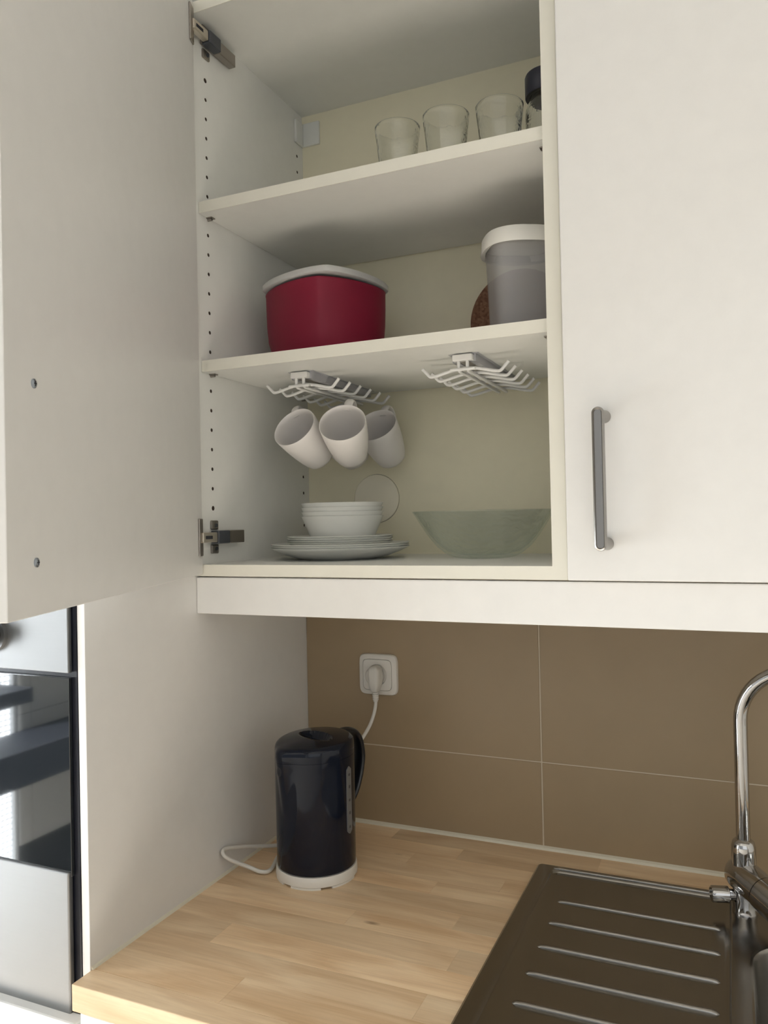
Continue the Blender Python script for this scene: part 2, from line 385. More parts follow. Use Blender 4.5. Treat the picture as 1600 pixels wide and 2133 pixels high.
ov = thing('oven', (-318, -100, -684), 'built-in oven with bright steel control panel and black glass door', 'oven')
OX0, OX1, OY = -606.0, -31.0, -243.0
box('body', OX0 + 12, OX1 - 4, OY + 14, 300, -683, -72, 'gap', ov)
box('black_frame', OX0, OX1 + 7, OY + 6, OY + 13, -683, -70, 'black', ov)
box('control_panel', OX0, OX1, OY - 2, OY + 5, -219, -72, 'steel', ov, bev=1.2)
dg = box('glass_door', OX0, OX1 - 2, OY, OY + 5, -488, -226, 'ovenglass', ov, bev=0.6)
box('steel_lower_panel', OX0, OX1 - 4, OY - 4, OY + 5, -668, -482, 'steel', ov, bev=2.2, seg=3)
for xx in (-165, -318, -471):
    k = make('knob', *join([cyl((xx, OY - 2, -172), (xx, OY - 8, -172), 24, 32), ]), 'steel', ov, True)
    make('knob_grip', *tube([(xx, OY - 8, -172), (xx, OY - 26, -172), (xx, OY - 30, -172)], 17, 32, taper=[1, 0.93, 0.8]), 'black', k, True)

# ---------------------------------------------------------------- base cabinets
for nm, x0, x1, lab in (('base_cabinet', -7.0, 588, 'white base cabinet under the worktop, next to the oven'), ('base_cabinet', 592, 1290, 'white base cabinet under the sink')):
    b_ = thing(nm, ((x0 + x1) / 2, 50, FL), lab, 'cabinet')
    box('carcass_side', x0, x0 + 16, -238, YT - 4, FL + 100, ZC - 35.5, 'melamine', b_)
    box('carcass_side', x1 - 16, x1, -238, YT - 4, FL + 100, ZC - 35.5, 'melamine', b_)
    box('carcass_bottom', x0 + 16, x1 - 16, -238, YT - 4, FL + 100, FL + 116, 'melamine', b_)
    box('plinth', x0, x1, -190, -174, FL, FL + 98, 'door', b_)
    box('drawer_front', x0 + 1.5, x1 - 1.5, -260, -240, -790, ZC - 41, 'door', b_, bev=2)
    box('cabinet_door', x0 + 1.5, x1 - 1.5, -260, -240, FL + 105, -793, 'door', b_, bev=2)

# ---------------------------------------------------------------- worktop of wooden staves
CT = 34.3
wt = thing('worktop', (380, 40, ZC - CT), 'light birch butcher-block worktop of glued staves', 'worktop')
ys = [-270, -232, -175, -121, -66, -10, 34, 78, 122, 166, 210, 254, 298, YT - 0.5]
joints = {0: [330], 1: [190, 640], 2: [420], 3: [95, 560], 4: [425], 5: [248, 700], 6: [398], 7: [150, 520], 8: [330], 9: [95, 430], 10: [255, 600], 11: [330], 12: [190, 560]}
random.seed(4)
SINKHOLE = (778.0, 1196.0, -204.0, 156.0)
for i in range(len(ys) - 1):
    xs = [XP + 0.4] + joints[i] + [1290]
    extra = []
    x = xs[-2]
    while 1290 - x > 520: x += random.uniform(300, 420); extra.append(x)
    xs = xs[:-1] + extra + [1290]
    for a, b in zip(xs[:-1], xs[1:]):
        segs = [(a, b)]
        if ys[i] < SINKHOLE[3] and ys[i + 1] > SINKHOLE[2]:
            segs = [(p, q) for p, q in ((a, min(b, SINKHOLE[0])), (max(a, SINKHOLE[1]), b)) if q - p > 2]
        for p, q in segs:
            v, f = boxgeo(p + 0.05, q - 0.05, ys[i] + 0.05, ys[i + 1] - 0.05, ZC - CT, ZC, 0.12 if i else 1.2, 1 if i else 2)
            o = make('stave', v, f, 'wood', wt)
            c = Vector(((p + q) / 2000, (ys[i] + ys[i + 1]) / 2000, (ZC - CT / 2 + Z0) / 1000)) - wpos(wt)
            o.data.transform(Matrix.Translation(-c)); o.location = c

# ---------------------------------------------------------------- sink
sk = thing('sink', (850, 35, ZC), 'stainless steel inset sink with ribbed drainboard', 'sink')
SX0, SX1, SY0, SY1 = 466.0, 1236.0, -222.0, 281.0
zt = ZC + 6.2
def plate(holes, outer):
    bm = bmesh.new(); edges = []
    for ring in [outer] + holes:
        vs_ = [bm.verts.new(p) for p in ring]
        for i in range(len(vs_)): edges.append(bm.edges.new((vs_[i], vs_[(i + 1) % len(vs_)])))
    bmesh.ops.triangle_fill(bm, use_beauty=True, use_dissolve=False, edges=edges)
    bm.verts.index_update(); V = [tuple(v.co) for v in bm.verts]; F = [[v.index for v in f.verts] for f in bm.faces]; bm.free(); return V, F
o0 = rrect(SX0, SX1, SY0, SY1, 6, ZC + 0.1); o1 = rrect(SX0 + 1, SX1 - 1, SY0 + 1, SY1 - 1, 6, ZC + 4.0); o2 = rrect(SX0 + 4, SX1 - 4, SY0 + 4, SY1 - 4, 6, zt)
dr0 = rrect(489, 763, -198, 267, 16, zt); dr1 = rrect(490, 762, -197, 266, 15, zt - 0.6); dr2 = rrect(493, 759.5, -194, 263, 13, zt - 4.6); dr3 = rrect(495.5, 757, -192, 260.5, 11, zt - 5.4)
ba = [rrect(784, 1190, -198, 150, 62, zt), rrect(786.5, 1187.5, -195.5, 147.5, 60, zt - 1.2), rrect(789, 1185, -193, 145, 58, zt - 6), rrect(797, 1177, -185, 137, 55, zt - 130),
      rrect(806, 1168, -176, 128, 48, zt - 150), rrect(830, 1144, -152, 104, 35, zt - 160)]
make('rim', *join([loft([o0, o1, o2], False, False), plate([dr0, ba[0]], o2)]), 'sinksteel', sk, True, 30)
make('drainboard', *loft([dr0, dr1, dr2, dr3], False, True), 'sinksteel', sk, True, 30)
make('basin', *loft(ba, False, True), 'sinksteel', sk, True, 30)
for i in range(6):
    yy = 168.8 - 67.3 * i
    pts = [(521, yy, zt - 9.2), (526, yy, zt - 6.0), (534, yy, zt - 5.4), (740, yy, zt - 5.4), (744, yy, zt - 6.0), (748, yy, zt - 9.2)]
    make('drain_rib', *tube(pts, 3.9, 14), 'sinksteel', sk, True, 60)
make('rim_bead', *tube([(492, 268.5, zt - 4), (497, 268.5, zt - 1.2), (504, 268.5, zt - 0.6), (742, 268.5, zt - 0.6), (750, 268.5, zt - 1.2), (756, 268.5, zt - 4)], 3.2, 14), 'sinksteel', sk, True, 60)
make('drain', *lathe(987, -24, [(40, zt - 159.9), (40, zt - 158.5), (34, zt - 158), (20, zt - 161)], 32), 'chrome', sk, True)

# ---------------------------------------------------------------- faucet
fc = thing('kitchen_faucet', (780, 222, zt), 'chrome kitchen faucet with tall curved swivel spout behind the sink', 'faucet')
FX, FY = 780.0, 222.0
make('base', *lathe(FX, FY, [(17, zt + 0.1), (17, zt + 3), (16, zt + 5), (16.5, zt + 20), (15, zt + 45), (15, zt + 60)], 40), 'chrome', fc, True)
ax = Vector((0.56, -0.81, -0.12)).normalized(); zb_ = zt + 52
c0 = Vector((FX, FY, zb_))
prof = [(-27, 0.05), (-26, 9), (-22, 17), (-14, 22.5), (-4, 24), (12, 24), (44, 24), (44.3, 22.5), (46, 22.5), (46.3, 25), (88, 25), (90, 23), (90.5, 0.05)]
P = [tuple(c0 + ax * s) for s, r in prof]
make('mixer_body', *tube(P[:8], 1, 40, taper=[r for s, r in prof[:8]]), 'chrome', fc, True, 30)
lv = make('lever_cap', *tube(P[7:], 1, 40, taper=[r for s, r in prof[7:]]), 'chrome', fc, True, 30)
hb = c0 + ax * 72
make('lever', *tube([tuple(hb + Vector((0, 0, 15))), tuple(hb + Vector((8, -8, 40))), tuple(hb + Vector((38, -38, 66))), tuple(hb + Vector((66, -66, 78)))], 6, 16, taper=[1.1, 1, 0.9, 0.8]), 'chrome', lv, True)
zs = zb_ + 18
make('spout_collar', *lathe(FX, FY, [(16.5, zs - 4), (16.8, zs + 12), (16.6, zs + 26), (14.5, zs + 33), (11, zs + 36), (9.9, zs + 36.5)], 40), 'chrome', fc, True, 50)
sd = Vector((0.97, -0.24, 0)); rad = 78.0; ztop = -326.0
pts = [(FX, FY, zs + 30), (FX, FY, ztop - 60), (FX, FY, ztop - 20), (FX, FY, ztop)]
for i in range(1, 25):
    a = math.pi * i / 24
    q = Vector((FX, FY, ztop)) + sd * (rad * (1 - math.cos(a))) + Vector((0, 0, rad * math.sin(a))); pts.append(tuple(q))
q = Vector(pts[-1]); pts.append(tuple(q + Vector((0, 0, -30))))
make('spout', *tube(pts, 9.6, 28), 'chrome', fc, True)
make('aerator', *cyl(tuple(q + Vector((0, 0, -30))), tuple(q + Vector((0, 0, -44))), 11, 24), 'chrome', fc, True)
vk = Vector((-0.96, -0.28, 0)); v0 = Vector((FX, FY, zt + 25))
make('valve_stem', *cyl(tuple(v0 + vk * 10), tuple(v0 + vk * 24), 8, 24), 'chrome', fc, True)
make('valve_knob', *tube([tuple(v0 + vk * s) for s in (22, 23, 45, 46.5)], 11.5, 32, taper=[0.9, 1, 1, 0.9]), 'chrome', fc, True)

# ---------------------------------------------------------------- open wall cabinet
wc = thing('wall_cabinet', (280, 180, ZB - 18), 'open white wall cabinet with shelves of glasses, bowls and mugs', 'cabinet')
zt_ = ZT + 18; zb0 = ZB - 18
sp = box('side_panel', -8.7, 0, 0, D + 6, zb0, zt_, 'melamine', wc)
front = [z for z in range(0, 705, 32) if z not in (480, 224)]
rear = [z for z in range(-64, 705, 32) if z not in (480, 224)]
spots = [(37.0, z, 4.0 if z in (0, 704) else 3.1) for z in front] + [(336.5, z, 3.1) for z in rear]
def cut_holes(panel, face_x, sgn):
    cv, cf = join([cyl((face_x + sgn * 3, y_, z_), (face_x - sgn * 5.5, y_, z_), r_, 12) for y_, z_, r_ in spots])
    ct = make('cutter', cv, cf, 'hole')
    md = panel.modifiers.new('holes', 'BOOLEAN'); md.operation = 'DIFFERENCE'; md.solver = 'EXACT'; md.object = ct
    bpy.context.view_layer.update()
    dg_ = bpy.context.evaluated_depsgraph_get()
    me = bpy.data.meshes.new_from_object(panel.evaluated_get(dg_)); me.name = 'side_panel'
    panel.modifiers.clear(); panel.data = me
    bpy.data.objects.remove(ct)
    parts = []
    for y_, z_, r_ in spots:
        ring = lambda x, r: [(x, y_ + r * math.cos(2 * math.pi * i / 12), z_ + r * math.sin(2 * math.pi * i / 12)) for i in range(12)]
        parts.append(loft([ring(face_x - sgn * 0.4, r_ - 0.02), ring(face_x - sgn * 5.4, r_ - 0.02)], False, True))
    o = make('peg_holes', *join(parts), 'hole', panel); o['kind'] = 'stuff'
cut_holes(sp, 0.0, 1.0)
sp2 = box('side_panel', W, W + 19.3, 0, D + 6, zb0, zt_, 'melamine', wc)
cut_holes(sp2, W, -1.0)
box('edge_band', W, W + 19.3, -0.9, 0, zb0, zt_, 'edge', sp2)
box('edge_band', -8.7, 0, -0.9, 0, zb0, zt_, 'edge', sp)
for nm, z0, z1 in (('top_panel', ZT, zt_), ('bottom_panel', zb0, ZB)):
    p = box(nm, 0.02, W - 0.02, 0.2, D + 6, z0, z1, 'melamine', wc); box('edge_band', 0.02, W - 0.02, -0.8, 0.2, z0, z1, 'edge', p)
bp_ = box('back_panel', 0.02, W - 0.02, D, D + 4, ZB, ZT, 'backp', wc)
make('cable_cover_disc', *[(v, f) for v, f in [loft([[(149 + r * math.cos(2 * math.pi * i / 56), yy, 17 + r * math.sin(2 * math.pi * i / 56)) for i in range(56)] for r, yy in ((46.6, D - 0.02), (46.6, D - 2.2), (45.6, D - 3.2))])]][0], 'disc', bp_, True, 30)
make('disc_shadow_ring', *loft([[(149 + r * math.cos(2 * math.pi * i / 56), yy, 17 + r * math.sin(2 * math.pi * i / 56)) for i in range(56)] for r, yy in ((46.65, D - 0.02), (47.15, D - 0.02), (47.15, D - 0.15), (46.65, D - 0.15))], closed=True), 'hole', bp_)  # thin dark ring painting the gap shadow around the cover disc, in peg-hole colour
for zz in (S1, S2):
    s = box('shelf', 1.0, W - 1.0, INS, D - 6, zz - 18, zz, 'melamine', wc)
    box('edge_band', 1.0, W - 1.0, INS - 1.0, INS, zz - 18, zz, 'edge', s)
    for xx, sg in ((0, 1), (W, -1)):
        for yy in (37, 336.5):
            make('shelf_pin', *join([cyl((xx + sg * 0.2, yy, zz - 20.6), (xx + sg * 8, yy, zz - 20.6), 2.5, 12), boxgeo(min(xx + sg * 0.3, xx + sg * 11), max(xx + sg * 0.3, xx + sg * 11), yy - 5, yy + 5, zz - 19.8, zz - 18.1)]), 'hinge', wc)
make('hanger_cover', *join([boxgeo(0.1, 5, 327, D - 0.1, 729, 775, 1.2), boxgeo(5.05, 41, D - 5.5, D - 0.1, 729, 775, 1.2)]), 'opal', wc)
# open door
DA = 1.1965; dv = Vector((math.cos(DA), -math.sin(DA), 0)); dn = Vector((-math.sin(DA), -math.cos(DA), 0)); HX = Vector((7.0, -2.5, 0))
def dpt(s, t, z): q = HX + dv * s + dn * t; return (q.x, q.y, z)
def dbox(name, s0, s1, t0, t1, z0, z1, mat, parent, bev=0.0):
    v, f = boxgeo(s0, s1, t0, t1, z0, z1, bev); return make(name, [dpt(*q) for q in v], f, mat, parent)
door = dbox('cabinet_door', 0, 597, 0, 16, -104.5, zt_ + 1, 'door', wc, 1.0)
def dcyl(s, z, r, t0, t1, n=20): return tube([dpt(s, t0, z), dpt(s, t1, z)], r, n)
for zz in (103, -57):
    sc_ = make('handle_screw', *tube([dpt(546.5, 0, zz), dpt(546.5, -1.2, zz), dpt(546.5, -2.0, zz)], 4.3, 24, taper=[1, 1, 0.7]), 'zinc', door, True)
    make('screw_slot', *join([[[dpt(*q) for q in boxgeo(546.5 - 2.2, 546.5 + 2.2, -2.25, -1.9, zz - .5, zz + .5)[0]], boxgeo(0, 1, 0, 1, 0, 1)[1]], [[dpt(*q) for q in boxgeo(546.5 - .5, 546.5 + .5, -2.25, -1.9, zz - 2.2, zz + 2.2)[0]], boxgeo(0, 1, 0, 1, 0, 1)[1]]]), 'gap', sc_)
hd_ = dbox('door_handle', 539.5, 553.5, 40, 49, -66, 112, 'handle', door, 3)
for zz in (103, -57): make('handle_post', *dcyl(546.5, zz, 7, 16, 41), 'handle', hd_, True)
# hinges
def hinge(dz):
    h = make('hinge', *[ (lambda v, f: ([dpt(*q) for q in v], f))(*boxgeo(5, 24, -3.0, -0.02, -76 + dz, -17 + dz, 1.2)) ][0], 'hinge', wc)
    z = -47 + dz
    tag(h, 'nickel concealed hinge')
    make('link_arm', *join([boxgeo(8, 19, -16, 22, z - 8, z + 8, 1.5)]), 'hingelight', h)
    box('link_slot', 18.8, 19.3, -10, 8, z - 2.6, z + 2.6, 'gap', h)
    box('damper', 5, 21, 22.5, 54, z - 10.5, z + 10.5, 'hingedark', h, 1.5)
    make('arm_cover', *[boxgeo(4, 17, 54.5, 101, z - 10.5, z + 10.5, 1.2)][0], 'hinge', h)
    box('arm_neck', 0.5, 5, 24, 92, z - 7, z + 7, 'hinge', h)
    for s in (-1, 1):
        wv = make('mounting_wing', *[boxgeo(0.05, 4, 27, 46, *( (z + 12, z + 27) if s > 0 else (z - 27, z - 12)), 1.8, 2)][0], 'hinge', h)
        make('wing_screw', *tube([(4.0, 39, z + s * 19), (5.0, 39, z + s * 19)], 3.2, 16), 'hingedark', wv, True)
hinge(0); hinge(812)

# ---------------------------------------------------------------- closed neighbour cabinet
w3 = thing('wall_cabinet', (880, 180, ZB - 18), 'closed white wall cabinet with a slim steel bar handle', 'cabinet')
cc_ = box('carcass', W + 19.5, 1182, 0, D + 6, zb0, zt_, 'melamine', w3)
box('edge_band', W + 19.5, 1182, -0.9, 0, zb0, zt_, 'edge', cc_)
d2 = box('cabinet_door', 583.3, 1178, -20, -1.0, -107, zt_ + 1, 'door', w3, bev=1.6, seg=3)
hp = []
def stad(w, z0, z1, y, n=12):
    out = []
    for i in range(n + 1): a = math.pi * i / n; out.append((630 + w * math.cos(a), y, z1 - w + w * math.sin(a) if True else 0))
    for i in range(n + 1): a = math.pi + math.pi * i / n; out.append((630 + w * math.cos(a), y, z0 + w + w * math.sin(a)))
    return out
hb_ = make('bar_handle', *loft([stad(5.2, -66, 104, -47), stad(7.3, -68.3, 106.3, -49), stad(7.6, -68.6, 106.6, -53), stad(6.8, -67.8, 105.8, -56.5), stad(5.2, -66, 104, -57.4), stad(4.2, -65, 103, -55.6)]), 'handle', d2, True, 45)
for zz in (97.5, -60.5): make('handle_post', *cyl((633, -20, zz), (630, -48, zz), 8.2, 28, 6.5), 'handle', hb_, True)
# pelmet strip under the cabinets
tag(box('pelmet_strip', -8.7, 1182, 0.9, 17.5, -167.8, -110.2, 'door', None, bev=1.5), 'long white pelmet board running under the wall cabinets', 'trim')

# ---------------------------------------------------------------- dishes on the bottom panel
def dish(name, cx, cy, z, r_rim, r_foot, h, th, label, cat, group, flat=0.25, n=72):
    # outer: foot -> flank -> rim ; inner back to the centre
    pr = [(r_foot * 0.6, z + 1.0), (r_foot * 0.92, z + 0.6), (r_foot, z), (r_foot + 1.5, z + 0.8)]
    for i in range(1, 8):
        t = i / 7; pr.append((r_foot + 1.5 + (r_rim - r_foot - 1.5) * (t ** (1 - flat)), z + 0.8 + (h - 0.8 - 1.0) * t ** (1 + flat)))
    pr += [(r_rim + 0.3, z + h - 0.4), (r_rim - 0.5, z + h), (r_rim - 1.6, z + h - 0.4)]
    for i in range(6, -1, -1):
        t = i / 7; pr.append((r_foot + 1.0 + (r_rim - r_foot - 3) * (t ** (1 - flat)), z + th + (h - th - 0.6) * t ** (1 + flat)))
    pr += [(r_foot * 0.5, z + th)]
    return tag(make(name, *lathe(cx, cy, pr, n), 'opal', None, True, 50), label, cat, group)
PX, PY = 155.0, 188.0
z = ZB
for i, lab in enumerate(('lowest wide white dinner plate, flat on the cabinet floor', 'middle wide white dinner plate of the stack', 'topmost wide white dinner plate, under the smaller plates')):
    dish('dinner_plate', PX, PY, z + 0.05 + i * 3.2, 119.5, 62, 21, 2.9, lab, 'plate', 'dinner plates in the stack', 0.22)
z += 2 * 3.2 + 3.2
for i, lab in enumerate(('lowest small white side plate, lying on the dinner plates', 'second small white side plate from the dinner plates', 'third small white side plate from the dinner plates', 'topmost small white side plate, directly under the bowls')):
    dish('side_plate', PX, PY, z + i * 3.6, 91, 52, 20, 3.3, lab, 'plate', 'side plates in the stack', 0.1)
z += 3 * 3.6 + 3.5
for i, lab in enumerate(('lowest white bowl of the stack, standing on the plates', 'second white bowl from the bottom of the stack', 'third white bowl from the bottom of the stack', 'topmost white bowl of the stack, open to view')):
    dish('cereal_bowl', PX + 5, PY, z + i * 7.4, 70.5, 48.5, 50, 3.4, lab, 'bowl', 'cereal bowls in the stack', 0.0)
# large glass bowl with a softly four-cornered rim
gx, gy, rings = 401.0, 225.0, []
def gb(r, zz, e, lift=0.0):
    q = squircle(gx, gy, zz, r, r, e, R(68.8), 96)
    return [(x, y, z_ + lift * math.cos(4 * (math.atan2(y - gy, x - gx) - R(22) - R(45))) ) for x, y, z_ in q]
for r, zz, e, l in ((26, 1.2, 2, 0), (42, 0.05, 2, 0), (52, 2, 2.02, 0), (63, 8, 2.05, 0), (76, 19, 2.1, 0), (89, 36, 2.15, 0), (99, 54, 2.25, 0), (106.5, 69, 2.35, 0), (110, 75.5, 2.4, 0), (110.5, 77, 2.4, 0), (109, 77.6, 2.4, 0),
                   (106, 73, 2.4, 0), (102.5, 67, 2.35, 0), (95, 54, 2.25, 0), (85, 37, 2.15, 0), (72, 21, 2.1, 0), (58, 10.5, 2.05, 0), (36, 5, 2, 0)):
    rings.append(gb(r, ZB + zz, e, l))
tag(make('salad_bowl', *loft(rings), 'greenglass', None, True, 60), 'large pale green glass salad bowl with textured sides', 'bowl')

# ---------------------------------------------------------------- mug racks under the middle shelf
def rack(cx, label):
    zz = S2 - 18; y0 = 84.0
    t = thing('mug_rack', (cx, 200, zz - 34), label, 'mug rack', 'slide-out mug racks')
    C = [(-18, 0), (18, 0), (18, -11.5), (9, -11.5), (9, -9.5), (15.5, -9.5), (15.5, -2), (-15.5, -2), (-15.5, -9.5), (-9, -9.5), (-9, -11.5), (-18, -11.5)]
    make('rail', *extrude_poly(C, lambda u, v, s: (cx + u, (y0 + 6, 322)[s], zz - 0.6 + v)), 'rail', t)
    box('rail_flange', cx - 23, cx + 23, y0 + 2, 326, zz - 0.6, zz - 0.02, 'rail', t)
    box('slide', cx - 8, cx + 8, y0 + 4, 316, zz - 11.5, zz - 7.5, 'hinge', t)
    box('end_cap', cx - 15.5, cx + 15.5, y0 - 4, y0 + 9, zz - 11.6, zz - 1.8, 'wire', t, bev=1.5)
    zh = zz - 31.5
    for s in (-1, 1):
        p = fillet([(cx + s * 6.7, y0 + 1, zz - 11), (cx + s * 6.7, y0 + 1, zh + 5.5), (cx + s * 6.7, 306, zh + 5.5)], 9)
        make('spine_wire', *tube(p, 2.6, 12), 'wire', t, True, 60)
    make('stop_bar', *tube([(cx - 19, y0 - 1, zz - 24), (cx + 19, y0 - 1, zz - 24)], 2.5, 12), 'wire', t, True, 60)
    for i in range(6):
        yy = y0 + 9 + 40.5 * i
        h = [(-67, 13), (-54.5, -0.5), (-44, 1), (-22, 6.3), (-8, 8.2), (8, 8.2), (22, 6.3), (44, 1), (54.5, -0.5), (67, 13)]
        p = [(cx + u, yy, zh + 2 + v) for u, v in h]
        pp = fillet(p[:2] + p[2:3], 4)[:-1] + spline(p[2:-2], 5) + fillet(p[-3:], 4)[1:]
        make('hook_wire', *tube(pp, 2.5, 12), 'wire', t, True, 60)
    return t
rack(140.0, 'white wire mug rack with mugs hanging from it')
rack(417.0, 'empty white wire mug rack under the middle shelf')

# ---------------------------------------------------------------- mugs
def mug(rim, yaw_, tilt, label, spin=0.0):
    H = 0.086
    n = Vector((math.sin(yaw_) * math.cos(tilt), -math.cos(yaw_) * math.cos(tilt), math.sin(tilt)))
    up_ = Vector((0, 0, 1)); h = (up_ - n * up_.dot(n)).normalized(); h = Matrix.Rotation(spin, 3, n) @ h
    k = n.cross(h)
    rot = Matrix((h, k, n)).transposed().to_4x4(); rot.translation = M(*rim) - n * H
    t = bpy.data.objects.new('mug', None); t.empty_display_size = 0.02; col.objects.link(t); t.matrix_world = rot
    tag(t, label, 'mug', 'mugs hanging on the rack')
    pr = [(0.012, 0.0015), (0.021, 0.001), (0.0235, 0), (0.0258, 0.0018), (0.0282, 0.008), (0.0312, 0.020), (0.0345, 0.038), (0.0370, 0.058), (0.0384, 0.075), (0.0389, 0.0845), (0.0383, 0.086), (0.0370, 0.0850),
          (0.0362, 0.075), (0.0347, 0.058), (0.0320, 0.038), (0.0285, 0.020), (0.0250, 0.009), (0.018, 0.0055), (0.006, 0.005)]
    v, f = loft([[(r * math.cos(2 * math.pi * i / 64), r * math.sin(2 * math.pi * i / 64), z) for i in range(64)] for r, z in pr])
    make('mug_body', v, f, 'mug', t, True, 60, local=True)
    pts = spline([(0.036, 0, 0.073), (0.050, 0, 0.0765), (0.0620, 0, 0.070), (0.0655, 0, 0.055), (0.0590, 0, 0.038), (0.046, 0, 0.026), (0.0315, 0, 0.0235)], 6)
    make('handle', *tube(pts, 0.0075, 16, ry=0.0036, side=(0, 1, 0)), 'mug', t, True, 60, local=True)
    return t
MUGS = [((116.0, 104, 132.4), -8, 33, 'leftmost hanging mug, open mouth towards the room', 26),
        ((205.5, 104, 133.4), 14, 35, 'middle hanging mug, front one on the right side of the rack', -4),
        ((205.0, 235, 143.0), -2, 40, 'right-hand hanging mug, on the rearmost hook', 0),
        ((122.0, 232, 142.0), -14, 38, 'mostly hidden mug hanging behind the other three', 4)]
for rim, a, b, lab, s in MUGS: mug(rim, R(a), R(b), lab, R(s))

# ---------------------------------------------------------------- middle shelf: red bowl and lid, tub, trivet
rx, ry = 141.0, 178.0; rot = R(-69)
def rb(r, z_, e): return squircle(rx, ry, z_, r, r, e, rot, 96)
# corners of the superellipse point along rot+45k: e<2 gives pointed corners
def rbc(k, zz, soft): 
    out = []
    for i in range(96):
        t_ = 2 * math.pi * i / 96; c = math.cos(4 * (t_ - rot))
        r_ = k * (1 + soft * c)
        out.append((rx + r_ * math.cos(t_), ry + r_ * math.sin(t_), zz))
    return out
zz = S2
E_ = 1.5
rgs = [rb(k, zz + h_, e) for k, h_, e in ((36, .6, 2), (60, .05, 1.95), (71, 3, 1.9), (85, 12, 1.8), (94, 26, 1.7), (100, 46, 1.62), (102.5, 72, 1.57), (103.5, 100, E_), (103.8, 126, E_), (104.6, 129.5, E_), (103.5, 131, E_),
       (100.5, 130, E_), (100, 100, E_), (98.5, 72, 1.57), (96, 46, 1.62), (90, 28, 1.7), (79, 15, 1.8), (55, 6, 1.9), (25, 4, 2))]
tag(make('mixing_bowl', *loft(rgs), 'red', None, True, 55), 'deep red rounded-square mixing bowl', 'bowl')
lz = S2 + 133.6
def lidring(k, zz_): return [(x_, y_, z_ + 0.022 * ((x_ - rx) * 0.40 - (y_ - ry) * 0.92)) for x_, y_, z_ in squircle(rx + 2, ry - 2, zz_, k, k, 1.42, rot + R(7), 96)]
lr = [lidring(92, lz), lidring(107, lz), lidring(108.5, lz + 1.2), lidring(108.5, lz + 9.5), lidring(107, lz + 11), lidring(97, lz + 11.5), lidring(92, lz + 6), lidring(55, lz + 5.6)]
tag(make('bowl_lid', *loft(lr), 'lidgrey', None, True, 45), 'translucent grey-white lid lying on the red bowl', 'lid')
tb = thing('food_container', (497, 118, S2), 'tall frosted plastic food container with white lid', 'container')
cx, cy, z = 501.0, 110.0, S2
def sq(a, zz_, e=4.2): return squircle(cx, cy, zz_, a * 0.965, a * 0.965, e, R(28), 80)
make('tub', *loft([sq(26, z + .6), sq(42, z + .05), sq(44.5, z + 3), sq(46, z + 40), sq(48, z + 100), sq(50, z + 137), sq(48.9, z + 137.3), sq(46.8, z + 100), sq(44.8, z + 40), sq(43.2, z + 4), sq(35, z + 2)]), 'frosted', tb, True, 40)
make('lid', *loft([sq(48.2, z + 137.6), sq(50.6, z + 137.4, 3.6), sq(51, z + 128, 3.2), sq(58.5, z + 125, 2.6), sq(59, z + 126.5, 2.6), sq(57.5, z + 137, 2.6), sq(57, z + 146, 2.6), sq(55.5, z + 148, 2.6), sq(38, z + 148, 2.6)]), 'boxlid', tb, True, 40)
trr = 90.0
tv = [[(438 + r * math.cos(2 * math.pi * i / 64), yy, S2 + trr + r * math.sin(2 * math.pi * i / 64)) for i in range(64)] for r, yy in ((88.5, D - 9.5), (90, D - 8.8), (90, D - 1.5), (88.5, D - 0.8))]
tag(make('cork_trivet', *loft(tv), 'cork', None, True, 40), 'round brown cork trivet leaning on the cabinet back', 'trivet')

# ---------------------------------------------------------------- top shelf: tumblers and jar
def tumbler(cx_, cy_, label):
    z_ = S1 + 0.05; n = 72; rg = []
    def ring(r, zz_, amp):
        return [(cx_ + (r + amp * math.cos(6 * 2 * math.pi * i / n)) * math.cos(2 * math.pi * i / n), cy_ + (r + amp * math.cos(6 * 2 * math.pi * i / n)) * math.sin(2 * math.pi * i / n), z_ + zz_ * 0.88) for i in range(n)]
    for r, h_, a in ((18, .8, 0), (26, 0, 0), (27.5, 1.5, .1), (28.3, 14, .35), (30, 36, .5), (32, 60, .5), (34, 78, .25), (35, 88.5, 0), (34.4, 89.5, 0), (33.5, 88.7, 0), (32.2, 77, 0), (30, 60, 0), (27.8, 36, 0), (25.6, 14, 0), (23, 8.5, 0), (12, 7.5, 0)): rg.append(ring(r, h_, a))
    return tag(make('tumbler', *loft(rg), 'glass', None, True, 60), label, 'glass', 'tumblers on the top shelf')
tumbler(322, 80, 'leftmost clear glass tumbler on the top shelf')
tumbler(401, 78, 'middle clear glass tumbler on the top shelf')
tumbler(480.5, 86, 'right clear glass tumbler, beside the dark-lidded jar')
jr = thing('storage_jar', (525, 222, S1), 'clear glass storage jar with dark navy lid', 'jar')
jx, jy, jz = 524.0, 215.0, S1
make('jar_body', *lathe(jx, jy, [(15, jz + 1), (29, jz), (32.5, jz + 3), (33.5, jz + 10), (34.5, jz + 110), (34.5, jz + 122), (30, jz + 134), (27.5, jz + 140), (27.5, jz + 158), (25.5, jz + 158), (25.5, jz + 140), (28, jz + 133), (32, jz + 121), (32, jz + 10), (28, jz + 5), (12, jz + 5)], 64), 'glass', jr, True, 50)
make('jar_lid', *lathe(jx, jy, [(28.0, jz + 145), (33.5, jz + 144.5), (34.2, jz + 146), (34.2, jz + 176), (33, jz + 179), (30, jz + 180.5), (15, jz + 181)], 64), 'jarlid', jr, True, 40)

